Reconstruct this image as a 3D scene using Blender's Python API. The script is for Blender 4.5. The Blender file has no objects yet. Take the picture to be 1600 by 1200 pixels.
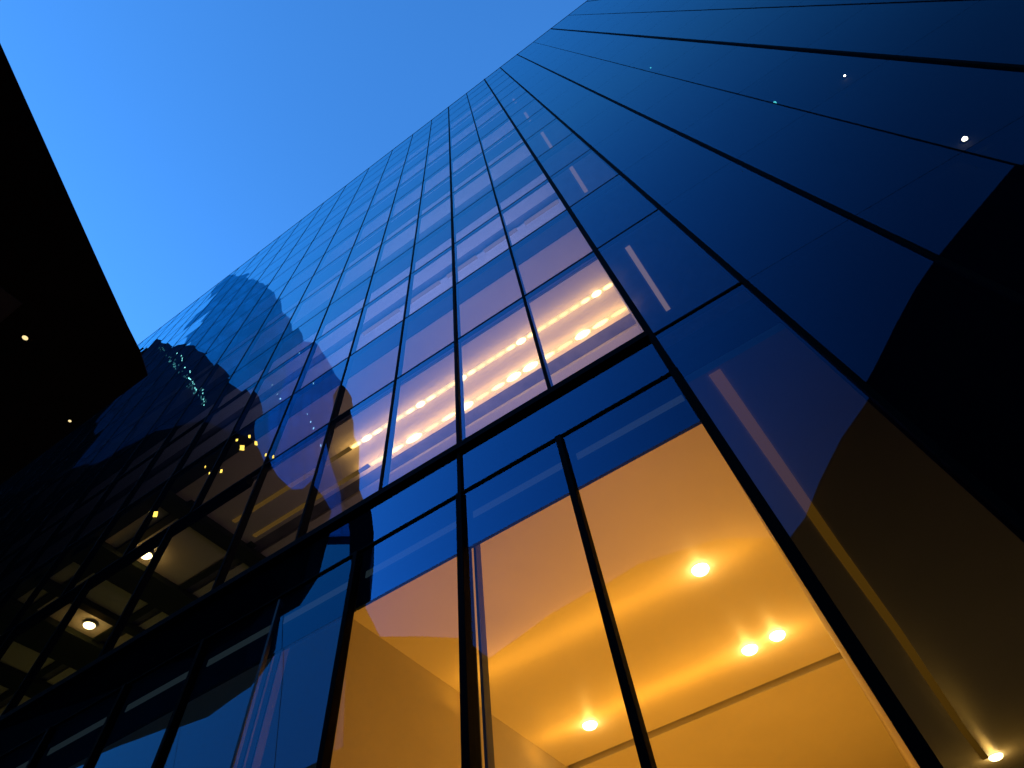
import bpy, bmesh, math, random
from mathutils import Vector, Matrix
random.seed(7)
scene = bpy.context.scene
COL = scene.collection
EXPO = 3.25                  # stops: a dusk exposure
K = 2.0 ** -EXPO
S, EYE = 3.5, 1.6            # one unit = distance from the viewer to the glass; eye height

def W(x, y, z):
    return Vector((x * S, y * S, EYE + z * S))

# ------------------------------------------------------------------ camera
F = 895.018 / 1600.0
RX = Vector((0.83105212, 0.54765945, -0.09706444))
RD = Vector((-0.50788767, 0.67609032, -0.53380895))
RF = Vector((-0.22672118, 0.49292089, 0.84001577))
cam_d = bpy.data.cameras.new('camera')
cam_d.sensor_width = 36.0
cam_d.lens = 36.0 * F
cam_d.clip_start = 0.05
cam_d.clip_end = 6000
cam = bpy.data.objects.new('camera', cam_d)
m = Matrix((RX, -RD, -RF)).transposed().to_4x4()
m.translation = W(0, 0, 0)
cam.matrix_world = m
COL.objects.link(cam)
scene.camera = cam

def ray(px, py):
    a, b = (px - 800) / (1600 * F), (py - 600) / (1600 * F)
    return (RX * a + RD * b + RF).normalized()

LEAN = 0.125  # added tilt of the shading normal only, steers what the panes mirror
def mirror_ray(px, py):
    """where the glass shows, at this spot of the facade, what stands across the street"""
    d = ray(px, py)
    n = Vector((0, -math.sqrt(1 - LEAN ** 2), -LEAN))
    return d / d.y, d - 2 * d.dot(n) * n

def on_plane(px, py, az, dist):
    P, r = mirror_ray(px, py)
    a = math.radians(az)
    n = Vector((math.sin(a), math.cos(a), 0))
    return P + r * ((dist - P.dot(n)) / r.dot(n))

# ------------------------------------------------------------------ helpers
def tag(o, label=None, cat=None, group=None, kind=None):
    for k, v in (('label', label), ('category', cat), ('group', group), ('kind', kind)):
        if v: o[k] = v
    return o

def empty(name, loc):
    o = bpy.data.objects.new(name, None)
    o.location = loc
    o.empty_display_size = 0.2
    COL.objects.link(o)
    return o

class MB:
    def __init__(s): s.v, s.f, s.mi, s.at = [], [], [], []
    def face(s, idx, mi=0): s.f.append(idx); s.mi.append(mi)
    def box(s, a, b, mi=0, front=None):
        """axis-aligned box between world points a and b"""
        x0, x1 = sorted((a[0], b[0])); y0, y1 = sorted((a[1], b[1])); z0, z1 = sorted((a[2], b[2]))
        o = len(s.v)
        s.v += [(x0,y0,z0),(x1,y0,z0),(x1,y1,z0),(x0,y1,z0),(x0,y0,z1),(x1,y0,z1),(x1,y1,z1),(x0,y1,z1)]
        for k, q in enumerate(((0,3,2,1),(4,5,6,7),(0,1,5,4),(1,2,6,5),(2,3,7,6),(3,0,4,7))):
            s.face([o + i for i in q], front if (front is not None and k == 2) else mi)
        return s
    def ubox(s, x0, x1, y0, y1, z0, z1, **k):
        return s.box(W(x0, y0, z0), W(x1, y1, z1), **k)
    def prism(s, pts, vec):
        """closed outline pts (world) pushed along vec"""
        n = len(pts); o = len(s.v)
        s.v += [tuple(p) for p in pts] + [tuple(p + vec) for p in pts]
        s.face(list(range(o, o + n))); s.face(list(range(o + 2 * n - 1, o + n - 1, -1)))
        for i in range(n):
            j = (i + 1) % n
            s.face([o + j, o + i, o + n + i, o + n + j])
        return s
    def lathe(s, c, prof, seg=20, mi=0):
        """prof: (radius, z) from top to bottom, around the vertical through c"""
        o = len(s.v)
        for r, z in prof:
            for k in range(seg):
                a = 2 * math.pi * k / seg
                s.v.append((c[0] + r * math.cos(a), c[1] + r * math.sin(a), c[2] + z))
        for i in range(len(prof) - 1):
            for k in range(seg):
                l = (k + 1) % seg
                s.face([o + i*seg + k, o + i*seg + l, o + (i+1)*seg + l, o + (i+1)*seg + k], mi)
        s.face([o + k for k in range(seg)], mi)
        s.face([o + (len(prof)-1)*seg + k for k in range(seg)][::-1], mi)
        return s
    def build(s, name, mats, parent=None, smooth=False, fix=True, bevel=0):
        me = bpy.data.meshes.new(name)
        org = parent.matrix_world.translation.copy() if False else (Vector(parent['origin']) if parent is not None and 'origin' in parent else (parent.location if parent is not None else Vector((0,0,0))))
        me.from_pydata([tuple(Vector(v) - org) for v in s.v], [], s.f)
        me.polygons.foreach_set('material_index', s.mi)
        if smooth: me.polygons.foreach_set('use_smooth', [True] * len(s.f))
        if fix:
            bm = bmesh.new(); bm.from_mesh(me); bmesh.ops.recalc_face_normals(bm, faces=bm.faces); bm.to_mesh(me); bm.free()
        for mt in (mats if isinstance(mats, (list, tuple)) else [mats]): me.materials.append(mt)
        o = bpy.data.objects.new(name, me)
        COL.objects.link(o)
        if parent is not None: o.parent = parent
        if bevel:
            b = o.modifiers.new('bevel', 'BEVEL'); b.width = bevel; b.segments = 2; b.limit_method = 'ANGLE'
        return o

def sub(mb, name, mats, part, **k):
    """a sub-part: child of a part (parts sit at their thing's origin)"""
    root = part.parent
    o = mb.build(name, mats, root, **k)
    o.parent = part
    return o

# ------------------------------------------------------------------ materials
def mat(name):
    mt = bpy.data.materials.new(name); mt.use_nodes = True
    nt = mt.node_tree; nt.nodes.clear()
    out = nt.nodes.new('ShaderNodeOutputMaterial')
    return mt, nt, out
def N(nt, t, **k):
    n = nt.nodes.new('ShaderNode' + t)
    for a, b in k.items():
        if a.startswith('i_'): n.inputs[a[2:].replace('_', ' ')].default_value = b
        else: setattr(n, a, b)
    return n

def principled(name, col, rough=0.6, spec=0.5, metal=0.0, vary=0.25, scale=2.0, bump=0.0):
    mt, nt, out = mat(name)
    p = N(nt, 'BsdfPrincipled'); p.inputs['Roughness'].default_value = rough
    p.inputs['Specular IOR Level'].default_value = spec; p.inputs['Metallic'].default_value = metal
    tc = N(nt, 'TexCoord'); nz = N(nt, 'TexNoise'); nz.inputs['Scale'].default_value = scale; nz.inputs['Detail'].default_value = 6
    nt.links.new(tc.outputs['Object'], nz.inputs['Vector'])
    mr = N(nt, 'MapRange'); mr.inputs['From Min'].default_value = 0.3; mr.inputs['From Max'].default_value = 0.7
    mr.inputs['To Min'].default_value = 1 - vary; mr.inputs['To Max'].default_value = 1 + vary
    nt.links.new(nz.outputs['Fac'], mr.inputs['Value'])
    vm = N(nt, 'VectorMath', operation='SCALE'); vm.inputs[0].default_value = col
    nt.links.new(mr.outputs['Result'], vm.inputs['Scale'])
    nt.links.new(vm.outputs['Vector'], p.inputs['Base Color'])
    if bump:
        b = N(nt, 'Bump'); b.inputs['Strength'].default_value = bump; b.inputs['Distance'].default_value = 0.02
        nt.links.new(nz.outputs['Fac'], b.inputs['Height']); nt.links.new(b.outputs['Normal'], p.inputs['Normal'])
    nt.links.new(p.outputs['BSDF'], out.inputs['Surface'])
    return mt

def emit(name, col, strength):
    mt, nt, out = mat(name)
    e = N(nt, 'Emission'); e.inputs['Color'].default_value = (*col, 1); e.inputs['Strength'].default_value = strength * K
    nt.links.new(e.outputs[0], out.inputs['Surface'])
    return mt

def glass(name, lo, hi):
    mt, nt, out = mat(name)
    L = nt.links.new
    geo = N(nt, 'NewGeometry'); tc = N(nt, 'TexCoord')
    # glazing is never quite flat: broad rolls plus a small tilt of each pane
    nz = N(nt, 'TexNoise'); nz.inputs['Scale'].default_value = 0.32; nz.inputs['Detail'].default_value = 1.5
    L(tc.outputs['Object'], nz.inputs['Vector'])
    c = N(nt, 'VectorMath', operation='SUBTRACT'); L(nz.outputs['Color'], c.inputs[0]); c.inputs[1].default_value = (0.5, 0.5, 0.5)
    w = N(nt, 'VectorMath', operation='MULTIPLY'); L(c.outputs[0], w.inputs[0]); w.inputs[1].default_value = (0.032, 0.0, 0.022)
    at = N(nt, 'Attribute', attribute_name='pane_tilt')
    t = N(nt, 'VectorMath', operation='SUBTRACT'); L(at.outputs['Vector'], t.inputs[0]); t.inputs[1].default_value = (0.5, 0.5, 0.5)
    t2 = N(nt, 'VectorMath', operation='MULTIPLY'); L(t.outputs[0], t2.inputs[0]); t2.inputs[1].default_value = (0.014, 0.0, 0.012)
    a1 = N(nt, 'VectorMath', operation='ADD'); L(w.outputs[0], a1.inputs[0]); L(t2.outputs[0], a1.inputs[1])
    a2 = N(nt, 'VectorMath', operation='ADD'); L(a1.outputs[0], a2.inputs[0]); a2.inputs[1].default_value = (0, 0, -LEAN)
    a3 = N(nt, 'VectorMath', operation='ADD'); L(a2.outputs[0], a3.inputs[0]); L(geo.outputs['Normal'], a3.inputs[1])
    nn = N(nt, 'VectorMath', operation='NORMALIZE'); L(a3.outputs[0], nn.inputs[0])
    fr = N(nt, 'Fresnel'); fr.inputs['IOR'].default_value = 1.6
    # both skins of the pane reflect: 2R / (1 + R)
    m2 = N(nt, 'Math', operation='MULTIPLY'); L(fr.outputs[0], m2.inputs[0]); m2.inputs[1].default_value = 2
    p1 = N(nt, 'Math', operation='ADD'); L(fr.outputs[0], p1.inputs[0]); p1.inputs[1].default_value = 1
    dv = N(nt, 'Math', operation='DIVIDE', use_clamp=True); L(m2.outputs[0], dv.inputs[0]); L(p1.outputs[0], dv.inputs[1])
    gl = N(nt, 'BsdfGlossy'); gl.inputs['Roughness'].default_value = 0.0; cm = N(nt, 'Mix', data_type='RGBA'); cm.inputs['A'].default_value = (0.12, 0.48, 1, 1); cm.inputs['B'].default_value = (0.42, 0.88, 1, 1)
    ce = N(nt, 'MapRange'); ce.inputs['From Min'].default_value = 0.12; ce.inputs['From Max'].default_value = 0.5
    L(dv.outputs[0], ce.inputs['Value']); L(ce.outputs['Result'], cm.inputs['Factor']); L(cm.outputs['Result'], gl.inputs['Color'])
    L(nn.outputs[0], gl.inputs['Normal'])
    tr = N(nt, 'BsdfTransparent'); tr.inputs['Color'].default_value = (0.80, 0.86, 0.88, 1)
    mx = N(nt, 'MixShader'); 
    co = N(nt, 'MapRange'); co.inputs['To Min'].default_value = lo; co.inputs['To Max'].default_value = hi
    L(dv.outputs[0], co.inputs['Value']); L(co.outputs['Result'], mx.inputs[0]); L(tr.outputs[0], mx.inputs[1]); L(gl.outputs[0], mx.inputs[2])
    L(mx.outputs[0], out.inputs['Surface'])
    return mt
def clear():
    mt, nt, out = mat('glass_inner_face')
    tr = N(nt, 'BsdfTransparent'); tr.inputs['Color'].default_value = (0.97, 0.98, 0.98, 1)
    nt.links.new(tr.outputs[0], out.inputs['Surface'])
    return mt

def ceiling_mat(name, col, rough=0.35, aniso=0.0, spec=0.5):
    """ceiling panels with fine board joints"""
    mt, nt, out = mat(name); L = nt.links.new
    p = N(nt, 'BsdfPrincipled'); p.inputs['Roughness'].default_value = rough; p.inputs['Specular IOR Level'].default_value = spec
    tc = N(nt, 'TexCoord'); nz = N(nt, 'TexNoise'); nz.inputs['Scale'].default_value = 0.8; nz.inputs['Detail'].default_value = 4
    L(tc.outputs['Object'], nz.inputs['Vector'])
    mr = N(nt, 'MapRange'); mr.inputs['To Min'].default_value = 0.88; mr.inputs['To Max'].default_value = 1.08; L(nz.outputs['Fac'], mr.inputs['Value'])
    vm = N(nt, 'VectorMath', operation='SCALE'); vm.inputs[0].default_value = col; L(mr.outputs[0], vm.inputs['Scale'])
    L(vm.outputs[0], p.inputs['Base Color'])
    L(p.outputs[0], out.inputs['Surface'])
    return mt

def tower_glass(name, col, rough, line=0.0, metal=0.0):
    """distant curtain wall: dark glass with faint vertical and floor lines"""
    mt, nt, out = mat(name); L = nt.links.new
    p = N(nt, 'BsdfPrincipled'); p.inputs['Roughness'].default_value = rough; p.inputs['Specular IOR Level'].default_value = 0.4 if metal else 0.05; p.inputs['Metallic'].default_value = metal
    tc = N(nt, 'TexCoord')
    br = N(nt, 'TexBrick'); br.offset = 0; br.inputs['Scale'].default_value = 1.0
    br.inputs['Brick Width'].default_value = 1.6; br.inputs['Row Height'].default_value = 3.6; br.inputs['Mortar Size'].default_value = 0.12
    br.inputs['Color1'].default_value = (*col, 1); br.inputs['Color2'].default_value = (*[c * 0.8 for c in col], 1)
    br.inputs['Mortar'].default_value = (*[c * (1 - line) for c in col], 1)
    # wall runs mostly along x and z
    sp = N(nt, 'SeparateXYZ'); L(tc.outputs['Object'], sp.inputs[0]); cb = N(nt, 'CombineXYZ')
    L(sp.outputs['X'], cb.inputs['X']); L(sp.outputs['Z'], cb.inputs['Y'])
    L(cb.outputs[0], br.inputs['Vector']); L(br.outputs['Color'], p.inputs['Base Color'])
    L(p.outputs[0], out.inputs['Surface'])
    return mt

M = dict(
    glass=glass('coated_glass', 0.085, 1.0), clear_glass=glass('clear_lobby_glass', 0.0, 0.36), clear=clear(),
    frame=principled('black_anodised_frame', (0.002, 0.002, 0.002), 0.6, 0.03),
    fin=principled('grey_inner_fin', (0.10, 0.11, 0.13), 0.5, 0.4),
    dark=principled('dark_back_panel', (0.003, 0.003, 0.005), 0.8, 0.1),
    spandrel=principled('spandrel_back_panel', (0.004, 0.005, 0.010), 0.8, 0.1),
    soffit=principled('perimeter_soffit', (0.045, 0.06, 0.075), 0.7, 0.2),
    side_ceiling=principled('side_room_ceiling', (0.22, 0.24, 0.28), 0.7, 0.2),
    head=principled('blue_head_panel', (0.004, 0.018, 0.045), 0.6, 0.1),
    slot=principled('pale_blind_slot', (0.55, 0.55, 0.52), 0.6, 0.3),
    lobby=ceiling_mat('lobby_ceiling', (0.72, 0.70, 0.66), 0.4),
    office=ceiling_mat('office_ceiling', (0.72, 0.68, 0.68), 0.45),
    plenum=principled('ceiling_recess', (0.16, 0.16, 0.2), 0.8, 0.2),
    beam=principled('dark_green_beam', (0.02, 0.03, 0.015), 0.7, 0.3),
    wall=principled('inner_wall', (0.55, 0.52, 0.48), 0.8, 0.2, vary=0.03),
    floor=principled('office_carpet', (0.08, 0.08, 0.08), 0.9, 0.1),
    roof=principled('roof_gravel', (0.08, 0.08, 0.09), 0.9, 0.1),
    canopy=principled('black_canopy_metal', (0.002, 0.002, 0.003), 0.6, 0.1),
    canopy_panel=principled('dark_soffit_panel', (0.02, 0.024, 0.05), 0.4, 0.3),
    stone=principled('dark_stone_wall', (0.02, 0.02, 0.022), 0.7, 0.2),
    bulb=emit('warm_bulb', (1.0, 0.72, 0.30), 14.0),
    bead=emit('warm_bead', (1.0, 0.66, 0.24), 9.0),
    bead_mid=emit('warm_bead_medium', (1.0, 0.66, 0.22), 4.5), bead_soft=emit('warm_bead_soft', (1.0, 0.62, 0.20), 2.8),
    strip=emit('warm_strip', (1.0, 0.58, 0.16), 2.0),
    strip_dim=emit('dim_strip', (1.0, 0.62, 0.45), 0.24),
    slot_glow=emit('dim_slot', (0.45, 0.70, 0.85), 0.036),
    strip_low=emit('low_amber_strip', (1.0, 0.5, 0.10), 0.14),
    strip_amber=emit('amber_strip', (1.0, 0.42, 0.03), 0.09),
    pin=emit('pin_spot', (1.0, 0.75, 0.35), 1.2),
    white=emit('white_point', (1.0, 0.85, 0.6), 25.0),
    teal=emit('teal_point', (0.1, 0.8, 0.8), 1.5),
    trim=principled('lamp_trim', (0.65, 0.62, 0.58), 0.6, 0.2),
    asphalt=principled('asphalt', (0.045, 0.045, 0.048), 0.85, 0.3, scale=6, bump=0.4),
    paving=principled('paving', (0.14, 0.14, 0.14), 0.8, 0.3, scale=4, bump=0.2),
    win_cool=emit('cool_window', (0.55, 1.0, 0.85), 3.2),
    glow_blue=emit('sky_blue_glow', (0.04, 0.36, 0.9), 0.55),  # glow of the added block, stands in for mirrored sky
    win_dim=emit('dim_window', (0.25, 0.6, 0.62), 0.6),
    win_white=emit('white_window', (0.85, 0.9, 1.0), 3.0),
    win_warm=emit('warm_window', (1.0, 0.30, 0.035), 11.0),
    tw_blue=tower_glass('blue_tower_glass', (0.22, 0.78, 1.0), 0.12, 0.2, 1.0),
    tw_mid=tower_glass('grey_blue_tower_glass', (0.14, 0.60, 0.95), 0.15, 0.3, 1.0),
    blocker_navy=tower_glass('navy_blocker_glass', (0.02, 0.08, 0.26), 0.2, 0.4, 0.85),
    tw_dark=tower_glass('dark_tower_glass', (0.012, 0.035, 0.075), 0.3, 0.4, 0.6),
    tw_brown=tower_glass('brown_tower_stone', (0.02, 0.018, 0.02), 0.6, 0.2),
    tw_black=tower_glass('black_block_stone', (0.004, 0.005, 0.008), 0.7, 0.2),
)

# ------------------------------------------------------------------ the glass building
Y0 = 1.0
U_UP = [0.031, -0.330, -0.693, -1.040, -1.4376, -1.874, -2.390, -2.903]
while U_UP[-1] > -11.6: U_UP.append(U_UP[-1] - 0.515)
U_RT = [0.031, 0.3375, 0.666, 0.9756, 1.302, 1.63, 1.955, 2.28, 2.61, 2.94]
U_LO = [0.031, -0.341, -0.693, -1.097, -1.437, -1.78, -2.18, -2.60, -3.15]
while U_LO[-1] > -11.6: U_LO.append(U_LO[-1] - 0.515)
U_F1 = U_UP[:6] + [-2.53, -3.17, -3.80]
while U_F1[-1] > -11.0: U_F1.append(U_F1[-1] - 0.6)
U_F1[-1] = U_UP[-1]
V_HEAD, V_SUB, V_BAND = 1.079, 1.298, 1.5085
V_UP = [1.5085, 2.2926, 2.9288, 3.598, 4.178, 4.874, 5.560, 6.18, 6.87, 7.50, 8.16, 8.78, 9.42, 10.02, 10.5]
VG = -EYE / S
XL, XR = U_UP[-1], U_RT[-1]
FLOORS = [2.9288, 4.178, 5.560, 6.87, 8.16, 9.42]

bld = empty('glass_building', W(0, Y0, VG))
tag(bld, 'tall dark blue glass office building with black mullions and an amber lit ground floor', 'building')

# panes ------------------------------------------------------------
cells = []
for i in range(len(U_UP) - 1):
    for j in range(1, len(V_UP) - 1): cells.append((U_UP[i+1], U_UP[i], V_UP[j], V_UP[j+1]))
for i in range(len(U_F1) - 1): cells.append((U_F1[i+1], U_F1[i], V_UP[0], V_UP[1]))
for i in range(len(U_LO) - 1): 
    cells.append((U_LO[i+1], U_LO[i], VG, V_HEAD)); cells.append((U_LO[i+1], U_LO[i], V_HEAD, V_SUB))
sp_u = [0.031, -0.693, -1.437, -2.18, -3.15, -4.18, -5.2, -6.2, -7.3, -8.3, -9.3, -10.3, XL]
for i in range(len(sp_u) - 1): cells.append((sp_u[i+1], sp_u[i], V_SUB, V_BAND))
for i in range(len(U_RT) - 1):
    cells.append((U_RT[i], U_RT[i+1], VG, 1.5085))
    for j in range(len(V_UP) - 1): cells.append((U_RT[i], U_RT[i+1], V_UP[j], V_UP[j+1]))
def px_area(c):
    x0, x1, z0, z1 = c
    pts = []
    n_in = 0
    for x in (x0, (x0+x1)/2, x1):
        for z in (z0, (z0+z1)/2, z1):
            d = Vector((x, 1, z)); q = d.dot(RF)
            if q < 0.05: return 0
            a, b = 800 + 1600*F*d.dot(RX)/q, 600 + 1600*F*d.dot(RD)/q
            pts.append((a, b)); n_in += (0 <= a <= 1600 and 0 <= b <= 1200)
    q = [pts[0], pts[2], pts[8], pts[6]]
    ar = abs(sum(q[i][0]*q[(i+1)%4][1] - q[(i+1)%4][0]*q[i][1] for i in range(4))) / 2
    return ar * n_in / 9
cells.sort(key=px_area, reverse=True)
def pane_attr(o, tilts):
    at = o.data.attributes.new('pane_tilt', 'FLOAT_VECTOR', 'FACE')
    at.data.foreach_set('vector', [c for t in tilts for _ in range(6) for c in t])
rest = MB(); rest_t = []
for k, c in enumerate(cells):
    t = (random.random(), 0.5, random.random())
    mb = MB() if k < 100 else rest
    mb.ubox(c[0] + 0.0008, c[1] - 0.0008, Y0, Y0 + 0.007, c[2] + 0.0006, c[3] - 0.0006, mi=1, front=0)
    if k < 100:
        gm_ = M['clear_glass'] if (c[2] == VG and c[3] == V_HEAD and c[0] > -1.2) else M['glass']
        o = mb.build('window_pane', [gm_, M['clear']], bld, fix=False)
        pane_attr(o, [t])
    else: rest_t.append(t)
o = rest.build('window_pane', [M['glass'], M['clear']], bld, fix=False)
pane_attr(o, rest_t); tag(o, kind='stuff')

# mullions and transoms --------------------------------------------
YO, YI = -0.010, 0.030        # proud of the glass / behind it
def vbar(u, z0, z1, w, out=0.010, inn=0.030, name='mullion'):
    h = w / 2 / S
    MB().ubox(u - h, u + h, Y0 - out, Y0 + inn, z0, z1).build(name, M['frame'], bld, bevel=0.004)
def hbar(z, x0, x1, w, out=0.008, inn=0.020, name='transom', y=Y0):
    h = w / 2 / S
    MB().ubox(x0, x1, y - out, y + inn, z - h, z + h).build(name, M['frame'], bld, bevel=0.003)
for k, u in enumerate(U_UP):
    if k == 0: vbar(u, VG, 10.5, 0.075, 0.014)
    elif k == 2: vbar(u, VG, 10.5, 0.05)
    else: vbar(u, V_BAND + 0.015 if k < 6 else V_UP[1], 10.5, 0.045 if k < 9 else 0.035, 0.004)
for u in U_F1[6:]: vbar(u, V_BAND + 0.015, V_UP[1] - 0.005, 0.05, 0.006)
for k, u in enumerate(U_LO):
    if k in (0, 2): vbar(u, VG, V_SUB - 0.004, 0.085 if k == 0 else 0.07, 0.016, 0.010, 'post')
    elif k == 4: MB().ubox(u - 0.005, u + 0.005, Y0 - 0.002, Y0 + 0.012, VG, V_SUB - 0.004).build('post', M['fin'], bld, bevel=0.002)
    else: vbar(u, VG, V_SUB - 0.004, 0.062, 0.016, 0.012, 'post')
for k, u in enumerate(U_RT[1:]):
    vbar(u, VG, 10.5, (0.052, 0.038, 0.012, 0.042, 0.016, 0.03, 0.03, 0.03, 0.03)[k], 0.009 if k in (0, 1, 3) else 0.003)
hbar(V_BAND, XL, 0.024, 0.10, 0.022, 0.03, 'ledge')
hbar(V_SUB, XL, 0.024, 0.020)
for k, v in enumerate(V_UP[1:-1]):
    hbar(v, XL, 0.026, 0.034 if k < 2 else 0.022, 0.002)
    hbar(v, 0.037, U_RT[1] - 0.007, 0.032 if k < 2 else 0.016, 0.002)
    hbar(v, U_RT[1] + 0.009, XR, 0.004, 0.0003)
hbar(V_BAND, 0.037, U_RT[1] - 0.009, 0.03, 0.005)
hbar(V_BAND, U_RT[1] + 0.009, XR, 0.006, 0.0005)
MB().ubox(XL, XR, Y0 - 0.004, Y0 + 0.06, 10.5, 10.53).build('parapet_cap', M['frame'], bld)

# backs and inner shell --------------------------------------------
YB = 7.0
MB().ubox(XL, 0.026, Y0 + 0.022, Y0 + 0.04, V_SUB + 0.004, V_BAND - 0.018).build('spandrel_panel', M['spandrel'], bld)
for i in range(1, len(U_RT) - 1):
    for z0, z1 in ((VG, V_BAND), (V_BAND, 4.178), (4.178, 10.5)):
        MB().ubox(U_RT[i] + 0.004, U_RT[i+1] - 0.004, Y0 + 0.035, Y0 + 0.05, z0 + 0.001, z1 - 0.001).build('back_panel', M['dark'], bld)
MB().ubox(XL, XR, YB, YB + 0.05, VG, 10.5).build('rear_wall', M['wall'], bld)
MB().ubox(XL - 0.05, XL, Y0, YB + 0.05, VG, 10.5).build('side_wall', M['dark'], bld)
MB().ubox(XR, XR + 0.05, Y0, YB + 0.05, VG, 10.5).build('side_wall', M['dark'], bld)
MB().ubox(XL, XR, Y0 + 0.06, YB + 0.05, 10.47, 10.5).build('roof', M['roof'], bld)
H1 = FLOORS[0]
# partition behind the corner mullion, and the ground floor
MB().ubox(0.026, 0.036, Y0 + 0.03, YB, VG, 1.29).build('partition', M['wall'], bld)
for a, b in zip([V_BAND] + FLOORS[:-1], FLOORS):
    MB().ubox(0.026, 0.036, Y0 + 0.03, YB, a, b - 0.01).build('partition', M['wall'], bld)
MB().ubox(-1.335, -1.320, 1.2, YB, VG, 1.29).build('partition', M['wall'], bld)
MB().ubox(XL, XR, Y0 + 0.01, YB, VG, VG + 0.004).build('lobby_floor', M['wall'], bld)

# lobby ceiling
HL = 1.29
for i in range(12):
    MB().ubox(U_LO[i+1] + 0.002, U_LO[i] - 0.002, Y0 + 0.020, Y0 + 0.030, V_HEAD * 1.0205, V_SUB - 0.004).build('head_panel', M['head'], bld)
MB().ubox(XL, 0.026, Y0 + 0.034, 2.70, HL - 0.004, HL + 0.03).build('lobby_ceiling', M['lobby'], bld)
MB().ubox(XL, 0.026, 2.70, 2.76, HL + 0.03, HL + 0.05).build('shadow_gap', M['plenum'], bld)
MB().ubox(XL, 0.026, 2.76, YB, HL - 0.004, HL + 0.03).build('lobby_ceiling', M['lobby'], bld)
MB().ubox(0.036, 3.0, Y0 + 0.05, YB, HL, HL + 0.03).build('side_room_ceiling', M['lobby'], bld)
for i in range(8):
    u0, u1 = U_LO[i], U_LO[i+1]
    MB().ubox(u1 + 0.028, u0 - 0.016, Y0 + 0.016, Y0 + 0.019, 1.196, 1.220).build('pale_slot', M['slot_glow'], bld)  # faint emission added to brighten the pale bar

# slabs and office ceilings
for k, h in enumerate(FLOORS):
    MB().ubox(XL, XR, Y0 + 0.045, YB, h + 0.07, h + 0.10).build('floor_slab', M['floor'], bld)
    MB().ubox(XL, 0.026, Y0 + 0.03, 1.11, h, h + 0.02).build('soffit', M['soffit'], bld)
    MB().ubox(XL, 0.026, 1.11, 1.27, h - 0.002, h + 0.02).build('office_ceiling', M['office'], bld)
    MB().ubox(XL, 0.026, 1.27, 1.33, h + 0.02, h + 0.03).build('ceiling_recess', M['plenum'], bld)
    MB().ubox(XL, 0.026, 1.33, 1.725, h - 0.002, h + 0.02).build('office_ceiling', M['office'], bld)
    MB().ubox(XL, 0.026, 1.725, 1.82, h + 0.02, h + 0.03).build('ceiling_recess', M['plenum'], bld)
    MB().ubox(XL, 0.026, 1.82, YB, h - 0.002, h + 0.02).build('office_ceiling', M['office'], bld)
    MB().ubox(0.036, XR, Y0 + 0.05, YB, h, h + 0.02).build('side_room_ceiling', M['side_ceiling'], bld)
MB().ubox(XL, XR, Y0 + 0.045, YB, V_BAND - 0.10, V_BAND - 0.03).build('floor_slab', M['floor'], bld)

# dark beams of the left part of the first office floor
H1 = FLOORS[0]
for x, w in ((-3.05, 0.12), (-3.8, 0.26), (-4.28, 0.07), (-4.78, 0.36), (-5.42, 0.20), (-6.3, 0.3), (-7.2, 0.3)):
    MB().ubox(x - w/2, x + w/2, 1.06, 4.0, H1 - 0.045, H1 - 0.004).build('beam', M['beam'], bld)
for y in (1.20, 1.70, 2.05):
    MB().ubox(-7.4, -2.95, y, y + 0.05, H1 - 0.02, H1 - 0.004).build('beam', M['beam'], bld)
hbar(V_UP[1], -9.0, -2.0, 0.17, -0.012, 0.05, 'inner_rail')

# inner jambs standing just behind two of the lobby posts
for u in (-0.693, -1.437):
    for y0, y1 in ((1.030, 1.037), (1.057, 1.083)):
        MB().ubox(u - 0.004, u + 0.004, y0, y1, VG, V_HEAD * (y0 + y1) / 2 + 0.006).build('jamb', M['fin'], bld, bevel=0.002)

# ------------------------------------------------------------------ lamps of the building
def light(name, kind, loc, energy, color, size=0.1, size_y=None, rot=(0, 0, 0)):
    d = bpy.data.lights.new(name, kind); d.energy = energy * K; d.color = color
    if kind == 'AREA':
        d.size = size
        if size_y: d.shape = 'RECTANGLE'; d.size_y = size_y
    elif kind == 'POINT': d.shadow_soft_size = size
    o = bpy.data.objects.new(name, d); o.location = loc; o.rotation_euler = rot
    COL.objects.link(o); return o
UP = (math.pi, 0, 0)
AMB = (1.0, 0.36, 0.025)

def downlight(x, y, h, r, label, group, m_b=None):
    p = W(x, y, h)
    o = empty('downlight', p); tag(o, label, 'ceiling lamp', group)
    MB().lathe(p, [(r * 1.0, 0.0), (r * 1.05, 0.0), (r * 1.05, -0.005), (r * 1.0, -0.007)], 24).build('trim_ring', M['trim'], o, smooth=False)
    MB().lathe(p, [(r, -0.006), (r * 0.98, -0.025), (r * 0.8, -0.05), (r * 0.45, -0.065), (r * 0.1, -0.07)], 24).build('lens', m_b or M['bulb'], o, smooth=True)
    light('downlight_glow', 'POINT', p + Vector((0, 0, -0.16)), 3.6 * (r / 0.11) ** 2, (1.0, 0.5, 0.09), 0.06)
    return o
G1 = 'round downlights in the amber lobby ceiling'
downlight(-0.238, 1.80, HL - 0.004, 0.11, 'round warm downlight nearest the glass, alone in the widest amber bay', G1)
downlight(-0.272, 2.399, HL - 0.004, 0.115, 'left one of the close pair of downlights in the right amber bay', G1)
downlight(-0.148, 2.385, HL - 0.004, 0.11, 'right one of the close pair of downlights in the right amber bay', G1)
downlight(-1.048, 2.443, HL - 0.004, 0.115, 'lone downlight low in the amber bay left of the pair', G1)
downlight(0.453, 4.368, HL, 0.13, 'warm downlight in the dim side room at the lower right corner', G1)
G2 = 'round lamps between the dark beams'
downlight(-4.46, 1.581, H1 - 0.02, 0.14, 'larger round lamp among the dark beams, lower of the two', G2)
downlight(-3.56, 1.352, H1 - 0.02, 0.13, 'round lamp among the dark beams, upper of the two', G2)

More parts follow.
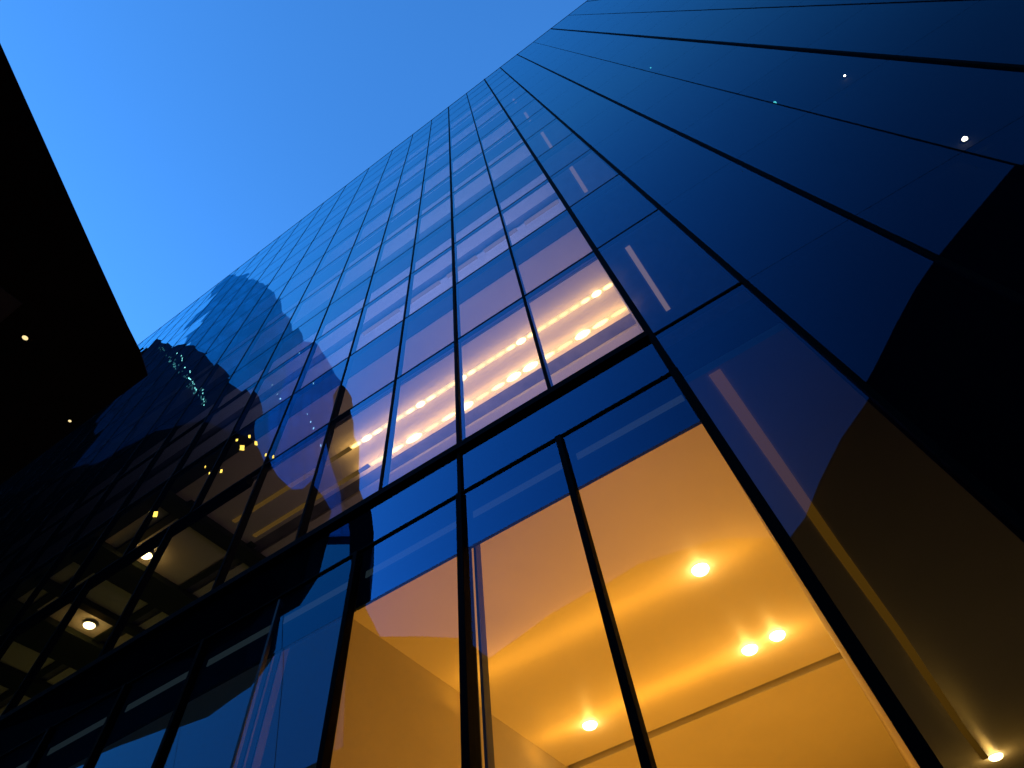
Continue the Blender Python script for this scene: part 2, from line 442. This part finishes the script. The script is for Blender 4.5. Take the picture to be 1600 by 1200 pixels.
def linear(u0, u1, y, h, seed, label, group, nb, bright, m_dim=None):
    m_dim = m_dim or M['strip_dim']
    rnd = random.Random(seed)
    o = empty('linear_light', W((u0 + u1) / 2, y, h)); tag(o, label, 'ceiling light', group)
    MB().ubox(u0, u1, y - 0.015, y + 0.015, h - 0.008, h - 0.002).build('diffuser', M['strip'] if bright else m_dim, o, bevel=0.006)
    if bright:
        hot = rnd.randrange(nb)
        for k in range(nb):
            x = u0 + (u1 - u0) * (k + 0.5) / nb
            near = abs(k - hot); r = (0.017, 0.012, 0.010)[min(near, 2)] * (1.0 if nb > 3 else 1.2)
            l = (u1 - u0) / nb * (0.80 + 0.1 * rnd.random())
            mb = MB(); c = W(x, y, h - 0.008)
            o_ = len(mb.v); seg, ring = 12, 7
            for i in range(ring + 1):
                th = math.pi * i / ring
                for q in range(seg):
                    a = 2 * math.pi * q / seg
                    mb.v.append((c.x + l * S * 0.5 * math.cos(th) , c.y + r * S * math.sin(th) * math.cos(a), c.z + r * S * 0.6 * math.sin(th) * math.sin(a)))
            for i in range(ring):
                for q in range(seg):
                    mb.face([o_ + i*seg + q, o_ + i*seg + (q+1) % seg, o_ + (i+1)*seg + (q+1) % seg, o_ + (i+1)*seg + q])
            mb.build('bulb', (M['bead'], M['bead_mid'], M['bead_soft'])[min(near, 2)], o, smooth=True)
    return o
names = ['first', 'second', 'third', 'fourth', 'fifth', 'sixth', 'seventh']
for row, (y, nb) in enumerate(((1.50, 5), (1.678, 3))):
    for i in range(7):
        u0, u1 = U_UP[i], U_UP[i+1]
        linear(u1 + 0.001, u0 - 0.001, y, H1, 31 * row + i,
               'warm linear ceiling light, %s row, %s bay left of the corner mullion' % (('upper', 'lower')[row], names[i]),
               'bright light rows of the first office floor', nb, i < 5, M['strip_low'])
for i in range(5):
    u0, u1 = U_UP[i], U_UP[i+1]
    linear(u1 + 0.05, u0 - 0.02, 1.335, FLOORS[1] - 0.004, 90 + i,
           'faint pink ceiling light, second office floor, %s bay left of the corner' % names[i],
           'faint light rows of the second office floor', 3, False)
# pale strips in the narrow bay right of the corner mullion
def side_strip(pts, h, wd, label, m_):
    o = empty('light_strip', W(pts[0][0], pts[0][1], h)); tag(o, label, 'light strip', 'pale strips in the narrow corner bay')
    mb = MB()
    for (xa, ya), (xb, yb) in zip(pts, pts[1:]):
        q = [W(xa, ya, h - 0.002), W(xa + wd, ya, h - 0.002), W(xb + wd, yb, h - 0.002), W(xb, yb, h - 0.002)]
        mb.prism(q, Vector((0, 0, -0.012)))
    mb.build('diffuser', m_, o)
side_strip([(0.105, 1.06), (0.14, 1.487), (0.182, 2.0), (0.25, 2.722), (0.338, 3.893), (0.385, 4.35)], HL, 0.034, 'long amber strip running into the dim side room beside the corner mullion', M['strip_amber'])
side_strip([(0.178, 1.36), (0.204, 1.84)], H1, 0.028, 'pale strip in the corner bay, lowest and largest of the short ones', M['strip_dim'])
for k, h in enumerate(FLOORS[1:5]):
    side_strip([(0.19, 1.16), (0.20, 1.40)], h, 0.028, ('second lowest', 'third lowest', 'second highest', 'highest')[k] + ' short pale strip in the corner bay', M['strip_dim'])

# added unseen lights: fill for rooms and ceilings, spill along the lamp rows
light('lobby_fill', 'AREA', W(-0.65, 2.6, VG + 0.05), 360, AMB, 4.2, 8.5, UP)
light('dim_room_fill', 'AREA', W(-2.6, 2.2, VG + 0.05), 9, (0.35, 0.6, 0.75), 7.5, 6.5, UP)
for y, e in ((1.80, 10), (2.40, 15)):
    light('lobby_streak_fill', 'AREA', W(-0.65, y, HL - 0.10), e, AMB, 4.4, 0.05, UP)
light('side_room_lamp', 'POINT', W(0.453, 4.3, HL - 0.3), 6, (1.0, 0.48, 0.06), 0.12)
light('side_room_fill', 'AREA', W(0.18, 3.4, VG + 0.1), 9, (1.0, 0.58, 0.20), 0.9, 5.0, UP)
WARM = (1.0, 0.58, 0.52)
light('office_fill', 'AREA', W(-0.55, 1.9, V_BAND + 0.12), 105, WARM, 4.2, 5.0, UP)
light('beam_room_fill', 'AREA', W(-4.9, 2.2, V_BAND + 0.1), 24, (0.85, 0.66, 0.12), 10.0, 6.0, UP)
for y, e in ((1.50, 17), (1.678, 28)):
    light('office_row', 'AREA', W(-0.95, y, H1 - 0.07), e, (1.0, 0.50, 0.10), 7.0, 0.04, UP)
for k, h in enumerate(FLOORS[1:]):
    light('upper_office_fill', 'AREA', W(-1.0, 1.9, FLOORS[k] + 0.25), (190, 160, 130, 110, 90)[k], (0.66, 0.60, 1.0), 8.0, 4.5, UP)
    light('side_office_fill', 'AREA', W(0.19, 1.9, FLOORS[k] + 0.2), 14, (0.55, 0.62, 1.0), 0.9, 4.0, UP)  # unseen fill added to lift the side ceilings, no fitting there

# points of light behind the dark glass on the right
for x, z, r, mt, lab in ((1.046, 1.602, 0.0065, 'white', 'brightest white point lamp behind the dark glass near the right edge'),
                    (1.005, 2.634, 0.008, 'teal', 'small teal point lamp behind the dark glass at the upper right'),
                    (1.217, 2.462, 0.0035, 'white', 'tiny white point lamp right of the teal one'),
                    (1.039, 4.529, 0.005, 'teal', 'tiny pale point lamp, highest behind the dark glass')):
    c = W(x, Y0 + 0.028, z)
    o = empty('point_lamp', c); tag(o, lab, 'lamp', 'point lamps behind dark glass')
    MB().box(c + Vector((-0.03, 0.012, -0.03)), c + Vector((0.03, 0.024, 0.03))).build('mount', M['frame'], o)
    mb = MB(); mb.lathe(c, [(r*S*0.2, r*S), (r*S*0.8, r*S*0.6), (r*S, 0), (r*S*0.8, -r*S*0.6), (r*S*0.2, -r*S)], 12)
    mb.build('bulb', M[mt], o, smooth=True)

# ------------------------------------------------------------------ black canopy overhead on the left
HC = 1.0
can = empty('canopy', W(-1.6, -0.4, HC)); tag(can, 'black flat canopy jutting overhead at the left edge', 'canopy')
pts = [(-0.790, 0.106), (-0.765, 0.060), (-0.700, -0.050), (-0.538, -0.319), (-0.30, -0.72), (-3.2, -0.72), (-3.2, 0.147), (-0.822, 0.148)]
slab = [W(x, y, HC) for x, y in pts]
MB().prism(slab, Vector((0, 0, 0.006))).build('soffit', M['canopy'], can)
top = [W(x - 0.10, y - 0.07, HC) + Vector((0, 0, 0.0065)) for x, y in pts]
MB().prism(top, Vector((0, 0, 0.16))).build('fascia', M['canopy'], can)
MB().ubox(-1.60, -0.865, -0.19, -0.07, HC - 0.004, HC - 0.0005).build('soffit_panel', M['canopy_panel'], can)
MB().ubox(-3.3, -3.2, -1.2, 0.147, VG, HC + 0.3).build('support_wall', M['stone'], can)
for x, y, r, lab in ((-0.922, -0.028, 0.022, 'small amber spotlight set in the black canopy, upper left'),
                     (-1.021, 0.129, 0.013, 'tiny amber spotlight near the lower edge of the black canopy')):
    c = W(x, y, HC)
    o = empty('spotlight', c); tag(o, lab, 'spotlight', 'spotlights in the black canopy')
    MB().lathe(c, [(r, 0), (r * 1.5, 0), (r * 1.5, -0.006), (r, -0.008)], 16).build('trim_ring', M['canopy'], o)
    MB().lathe(c, [(r, -0.001), (r * 0.7, -0.010), (r * 0.2, -0.013)], 16).build('lens', M['pin'], o)

# ------------------------------------------------------------------ buildings across the street (seen in the glass)
def tower(name, outline, az, dist, depth, m_, label, lights=(), cat='tower', raised=False):
    a = math.radians(az); n = Vector((math.sin(a), math.cos(a), 0))
    pp = [on_plane(x, y, az, dist) for x, y in outline]
    if not raised:
        pp = [pp[0].copy()] + pp + [pp[-1].copy()]
        pp[0].z = VG; pp[-1].z = VG
    P = [W(*p) for p in pp]
    c = sum(P, Vector()) / len(P); c.z = 0
    o = empty(name, c); tag(o, label, cat)
    wall = MB().prism(P, n * depth * S).build('wall', m_, o)
    t = Vector((n.y, -n.x, 0))
    for x, y, w, h, mk in lights:
        q = W(*on_plane(x, y, az, dist - 0.02))
        mb = MB()
        ww, hh = w * S * 0.42, h * S * 0.85
        mb.prism([q - t*ww - Vector((0,0,hh)), q + t*ww - Vector((0,0,hh)), q + t*ww + Vector((0,0,hh)), q - t*ww + Vector((0,0,hh))], n * 0.05)
        mb.build('window_or_glow', M[mk], o)
    return o
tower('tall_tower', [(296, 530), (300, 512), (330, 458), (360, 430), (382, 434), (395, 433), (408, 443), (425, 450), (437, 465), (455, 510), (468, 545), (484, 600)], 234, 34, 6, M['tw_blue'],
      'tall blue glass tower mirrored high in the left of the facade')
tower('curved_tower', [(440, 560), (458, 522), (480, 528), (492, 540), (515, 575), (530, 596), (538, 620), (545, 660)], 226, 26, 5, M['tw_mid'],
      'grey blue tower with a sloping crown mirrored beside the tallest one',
      [(475, 541, .05, .07, 'win_white'), (462, 550, .04, .05, 'win_white'), (480, 593, .06, .08, 'win_white'), (415, 598, .04, .05, 'win_white'),
       (427, 615, .05, .06, 'win_white'), (433, 623, .07, .07, 'win_white'), (476, 655, .07, .09, 'win_white'), (482, 667, .09, .1, 'win_white'), (470, 642, .04, .05, 'win_white'), (497, 698, .06, .1, 'win_white')])
rnd = random.Random(3)
dots = []
for k in range(60):
    f = k / 59
    dots.append((250 + 74 * f + rnd.uniform(-5, 6), 541 + 94 * f + rnd.uniform(-4, 4), .03, .05, 'win_dim'))
for k in range(20):
    f = k / 19
    dots.append((281 + 42 * f + rnd.uniform(-1.5, 1.5), 556 + 80 * f + rnd.uniform(-2, 2), .03, .045, 'win_cool'))
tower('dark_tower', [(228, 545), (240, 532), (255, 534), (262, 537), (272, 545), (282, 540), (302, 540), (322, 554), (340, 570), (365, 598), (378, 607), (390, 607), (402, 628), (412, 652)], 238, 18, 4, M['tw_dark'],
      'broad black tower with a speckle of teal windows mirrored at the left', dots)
tower('walkway', [(-160, 870), (-60, 770), (60, 672), (150, 602), (225, 541), (246, 560), (262, 615), (170, 690), (81, 772), (-160, 960)], 246, 20, 2, M['tw_black'],
      'long black raised walkway mirrored under the roofline at the far left', (), 'bridge', raised=True)
tower('navy_blocker', [(-300, 1000), (-100, 830), (60, 700), (150, 630), (240, 570), (262, 640), (262, 760)], 246, 24, 3, M['blocker_navy'],  # block added to dull the bright sky mirrored here
      'added navy block darkening the mirrored sky below the black walkway at the far left')
tower('slender_tower', [(540, 790), (535, 757), (532, 727), (517, 670), (511, 640), (513, 615), (524, 600), (532, 597), (545, 617), (554, 660), (552, 680), (559, 697), (555, 722), (560, 742), (561, 765), (571, 790), (577, 830), (570, 885), (568, 945), (590, 985), (612, 1020)], 221, 11, 1.5, M['tw_brown'],
      'slender dark tower with a wavering edge mirrored left of the middle')
tower('skybridge', [(-250, 1230), (-250, 900), (150, 720), (240, 672), (330, 660), (400, 690), (418, 728), (430, 745), (452, 765), (470, 765), (488, 747), (505, 772), (520, 800), (485, 850), (418, 886), (440, 920), (430, 936), (395, 980), (320, 1030), (145, 1085)], 231, 9, 2.5, M['tw_black'],
      'black raised bridge block with a few bright amber windows mirrored at the lower left',
      [(385, 704, .10, .08, 'win_warm'), (379, 692, .05, .04, 'win_warm'), (398, 686, .05, .05, 'win_warm'), (404, 695, .055, .055, 'win_warm'), (417, 710, .045, .05, 'win_warm'),
       (350, 741, .05, .05, 'win_warm'), (315, 728, .02, .03, 'win_warm'), (319, 738, .02, .03, 'win_warm'), (235, 802, .07, .07, 'win_warm')], 'bridge', raised=True)
lit = tower('blue_glow_block', [(145, 1010), (300, 930), (415, 868), (500, 838), (545, 836), (560, 1000)], 228, 15, 3, M['tw_dark'],  # added glowing block so the lower left bays mirror sky blue
      'added low block glowing sky blue, mirrored in the lower left bays', (), 'building')
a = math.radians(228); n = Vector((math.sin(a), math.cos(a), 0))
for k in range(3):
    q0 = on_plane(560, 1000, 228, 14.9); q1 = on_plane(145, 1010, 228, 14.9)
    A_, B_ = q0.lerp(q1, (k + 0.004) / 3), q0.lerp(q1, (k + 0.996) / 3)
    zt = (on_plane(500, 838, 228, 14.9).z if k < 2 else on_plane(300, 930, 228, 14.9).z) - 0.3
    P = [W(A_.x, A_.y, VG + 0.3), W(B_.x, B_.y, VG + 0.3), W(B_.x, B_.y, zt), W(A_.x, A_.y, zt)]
    MB().prism(P, n * 0.2).build('window_or_glow', M['glow_blue'], lit)  # glow panels of the added block, not real windows
tower('opposite_block', [(1900, 130), (1750, 90), (1600, 250), (1545, 318), (1480, 395), (1440, 452), (1405, 512), (1365, 590), (1335, 640), (1300, 690), (1264, 760), (1242, 815), (1215, 850), (1110, 850), (985, 885), (860, 960), (760, 1040), (650, 1060), (590, 990)], 156, 8, 4, M['tw_black'],
      'black office block mirrored in the dark glass at the right edge', [(1442, 675, .02, .02, 'win_dim'), (1549, 769, .03, .02, 'win_white')], 'building')

# ------------------------------------------------------------------ ground
tag(MB().box((-900, -900, -0.3), (900, 900, -0.15)).build('ground', M['asphalt']), kind='structure')
tag(MB().box((-80, 0.2, -0.149), (60, 3.44, -0.001)).build('pavement', M['paving']), kind='structure')

# ------------------------------------------------------------------ sky and sun
wd = bpy.data.worlds.new('World'); scene.world = wd; wd.use_nodes = True
nt = wd.node_tree; nt.nodes.clear()
SUN_AZ = math.radians(262)
sky = nt.nodes.new('ShaderNodeTexSky'); sky.sky_type = 'NISHITA'; sky.sun_disc = False
sky.sun_elevation = math.radians(1.0); sky.sun_rotation = SUN_AZ
sky.air_density = 1.0; sky.dust_density = 0.3; sky.ozone_density = 4.0
tint = nt.nodes.new('ShaderNodeMix'); tint.data_type = 'RGBA'; tint.blend_type = 'MULTIPLY'; tint.inputs['Factor'].default_value = 1
nt.links.new(sky.outputs[0], tint.inputs['A']); tint.inputs['B'].default_value = (1.2, 1.62, 1.68, 1)
# the afterglow side of the sky is brighter than the side already in night
gtc = nt.nodes.new('ShaderNodeTexCoord')
dot = nt.nodes.new('ShaderNodeVectorMath'); dot.operation = 'DOT_PRODUCT'
ga = math.radians(290)
dot.inputs[1].default_value = (0.8 * math.sin(ga), 0.8 * math.cos(ga), 0.6)
nt.links.new(gtc.outputs['Generated'], dot.inputs[0])
gr = nt.nodes.new('ShaderNodeMapRange'); gr.interpolation_type = 'SMOOTHSTEP'
gr.inputs['From Min'].default_value = -0.25; gr.inputs['From Max'].default_value = 0.72
gr.inputs['To Min'].default_value = 0.10; gr.inputs['To Max'].default_value = 1.0
nt.links.new(dot.outputs['Value'], gr.inputs['Value'])
gm = nt.nodes.new('ShaderNodeVectorMath'); gm.operation = 'SCALE'
nt.links.new(tint.outputs['Result'], gm.inputs[0]); nt.links.new(gr.outputs['Result'], gm.inputs['Scale'])
bg = nt.nodes.new('ShaderNodeBackground'); bg.inputs['Strength'].default_value = 0.15
wo = nt.nodes.new('ShaderNodeOutputWorld')
nt.links.new(gm.outputs[0], bg.inputs['Color']); nt.links.new(bg.outputs[0], wo.inputs['Surface'])
sd = bpy.data.lights.new('sun', 'SUN'); sd.energy = 0.005; sd.angle = math.radians(0.5); sd.color = (1, 0.75, 0.55)
so = bpy.data.objects.new('sun', sd)
dirv = Vector((math.sin(SUN_AZ) * math.cos(math.radians(1)), math.cos(SUN_AZ) * math.cos(math.radians(1)), math.sin(math.radians(1))))
so.rotation_euler = dirv.to_track_quat('Z', 'Y').to_euler(); COL.objects.link(so)

# ------------------------------------------------------------------ render
scene.view_settings.view_transform = 'Standard'; scene.view_settings.look = 'None'
scene.view_settings.exposure = EXPO; scene.view_settings.gamma = 1
cy_ = scene.cycles
cy_.max_bounces = 8; cy_.diffuse_bounces = 3; cy_.glossy_bounces = 4; cy_.transparent_max_bounces = 24
cy_.sample_clamp_indirect = 4.0; cy_.use_denoising = True; cy_.caustics_reflective = False; cy_.caustics_refractive = False
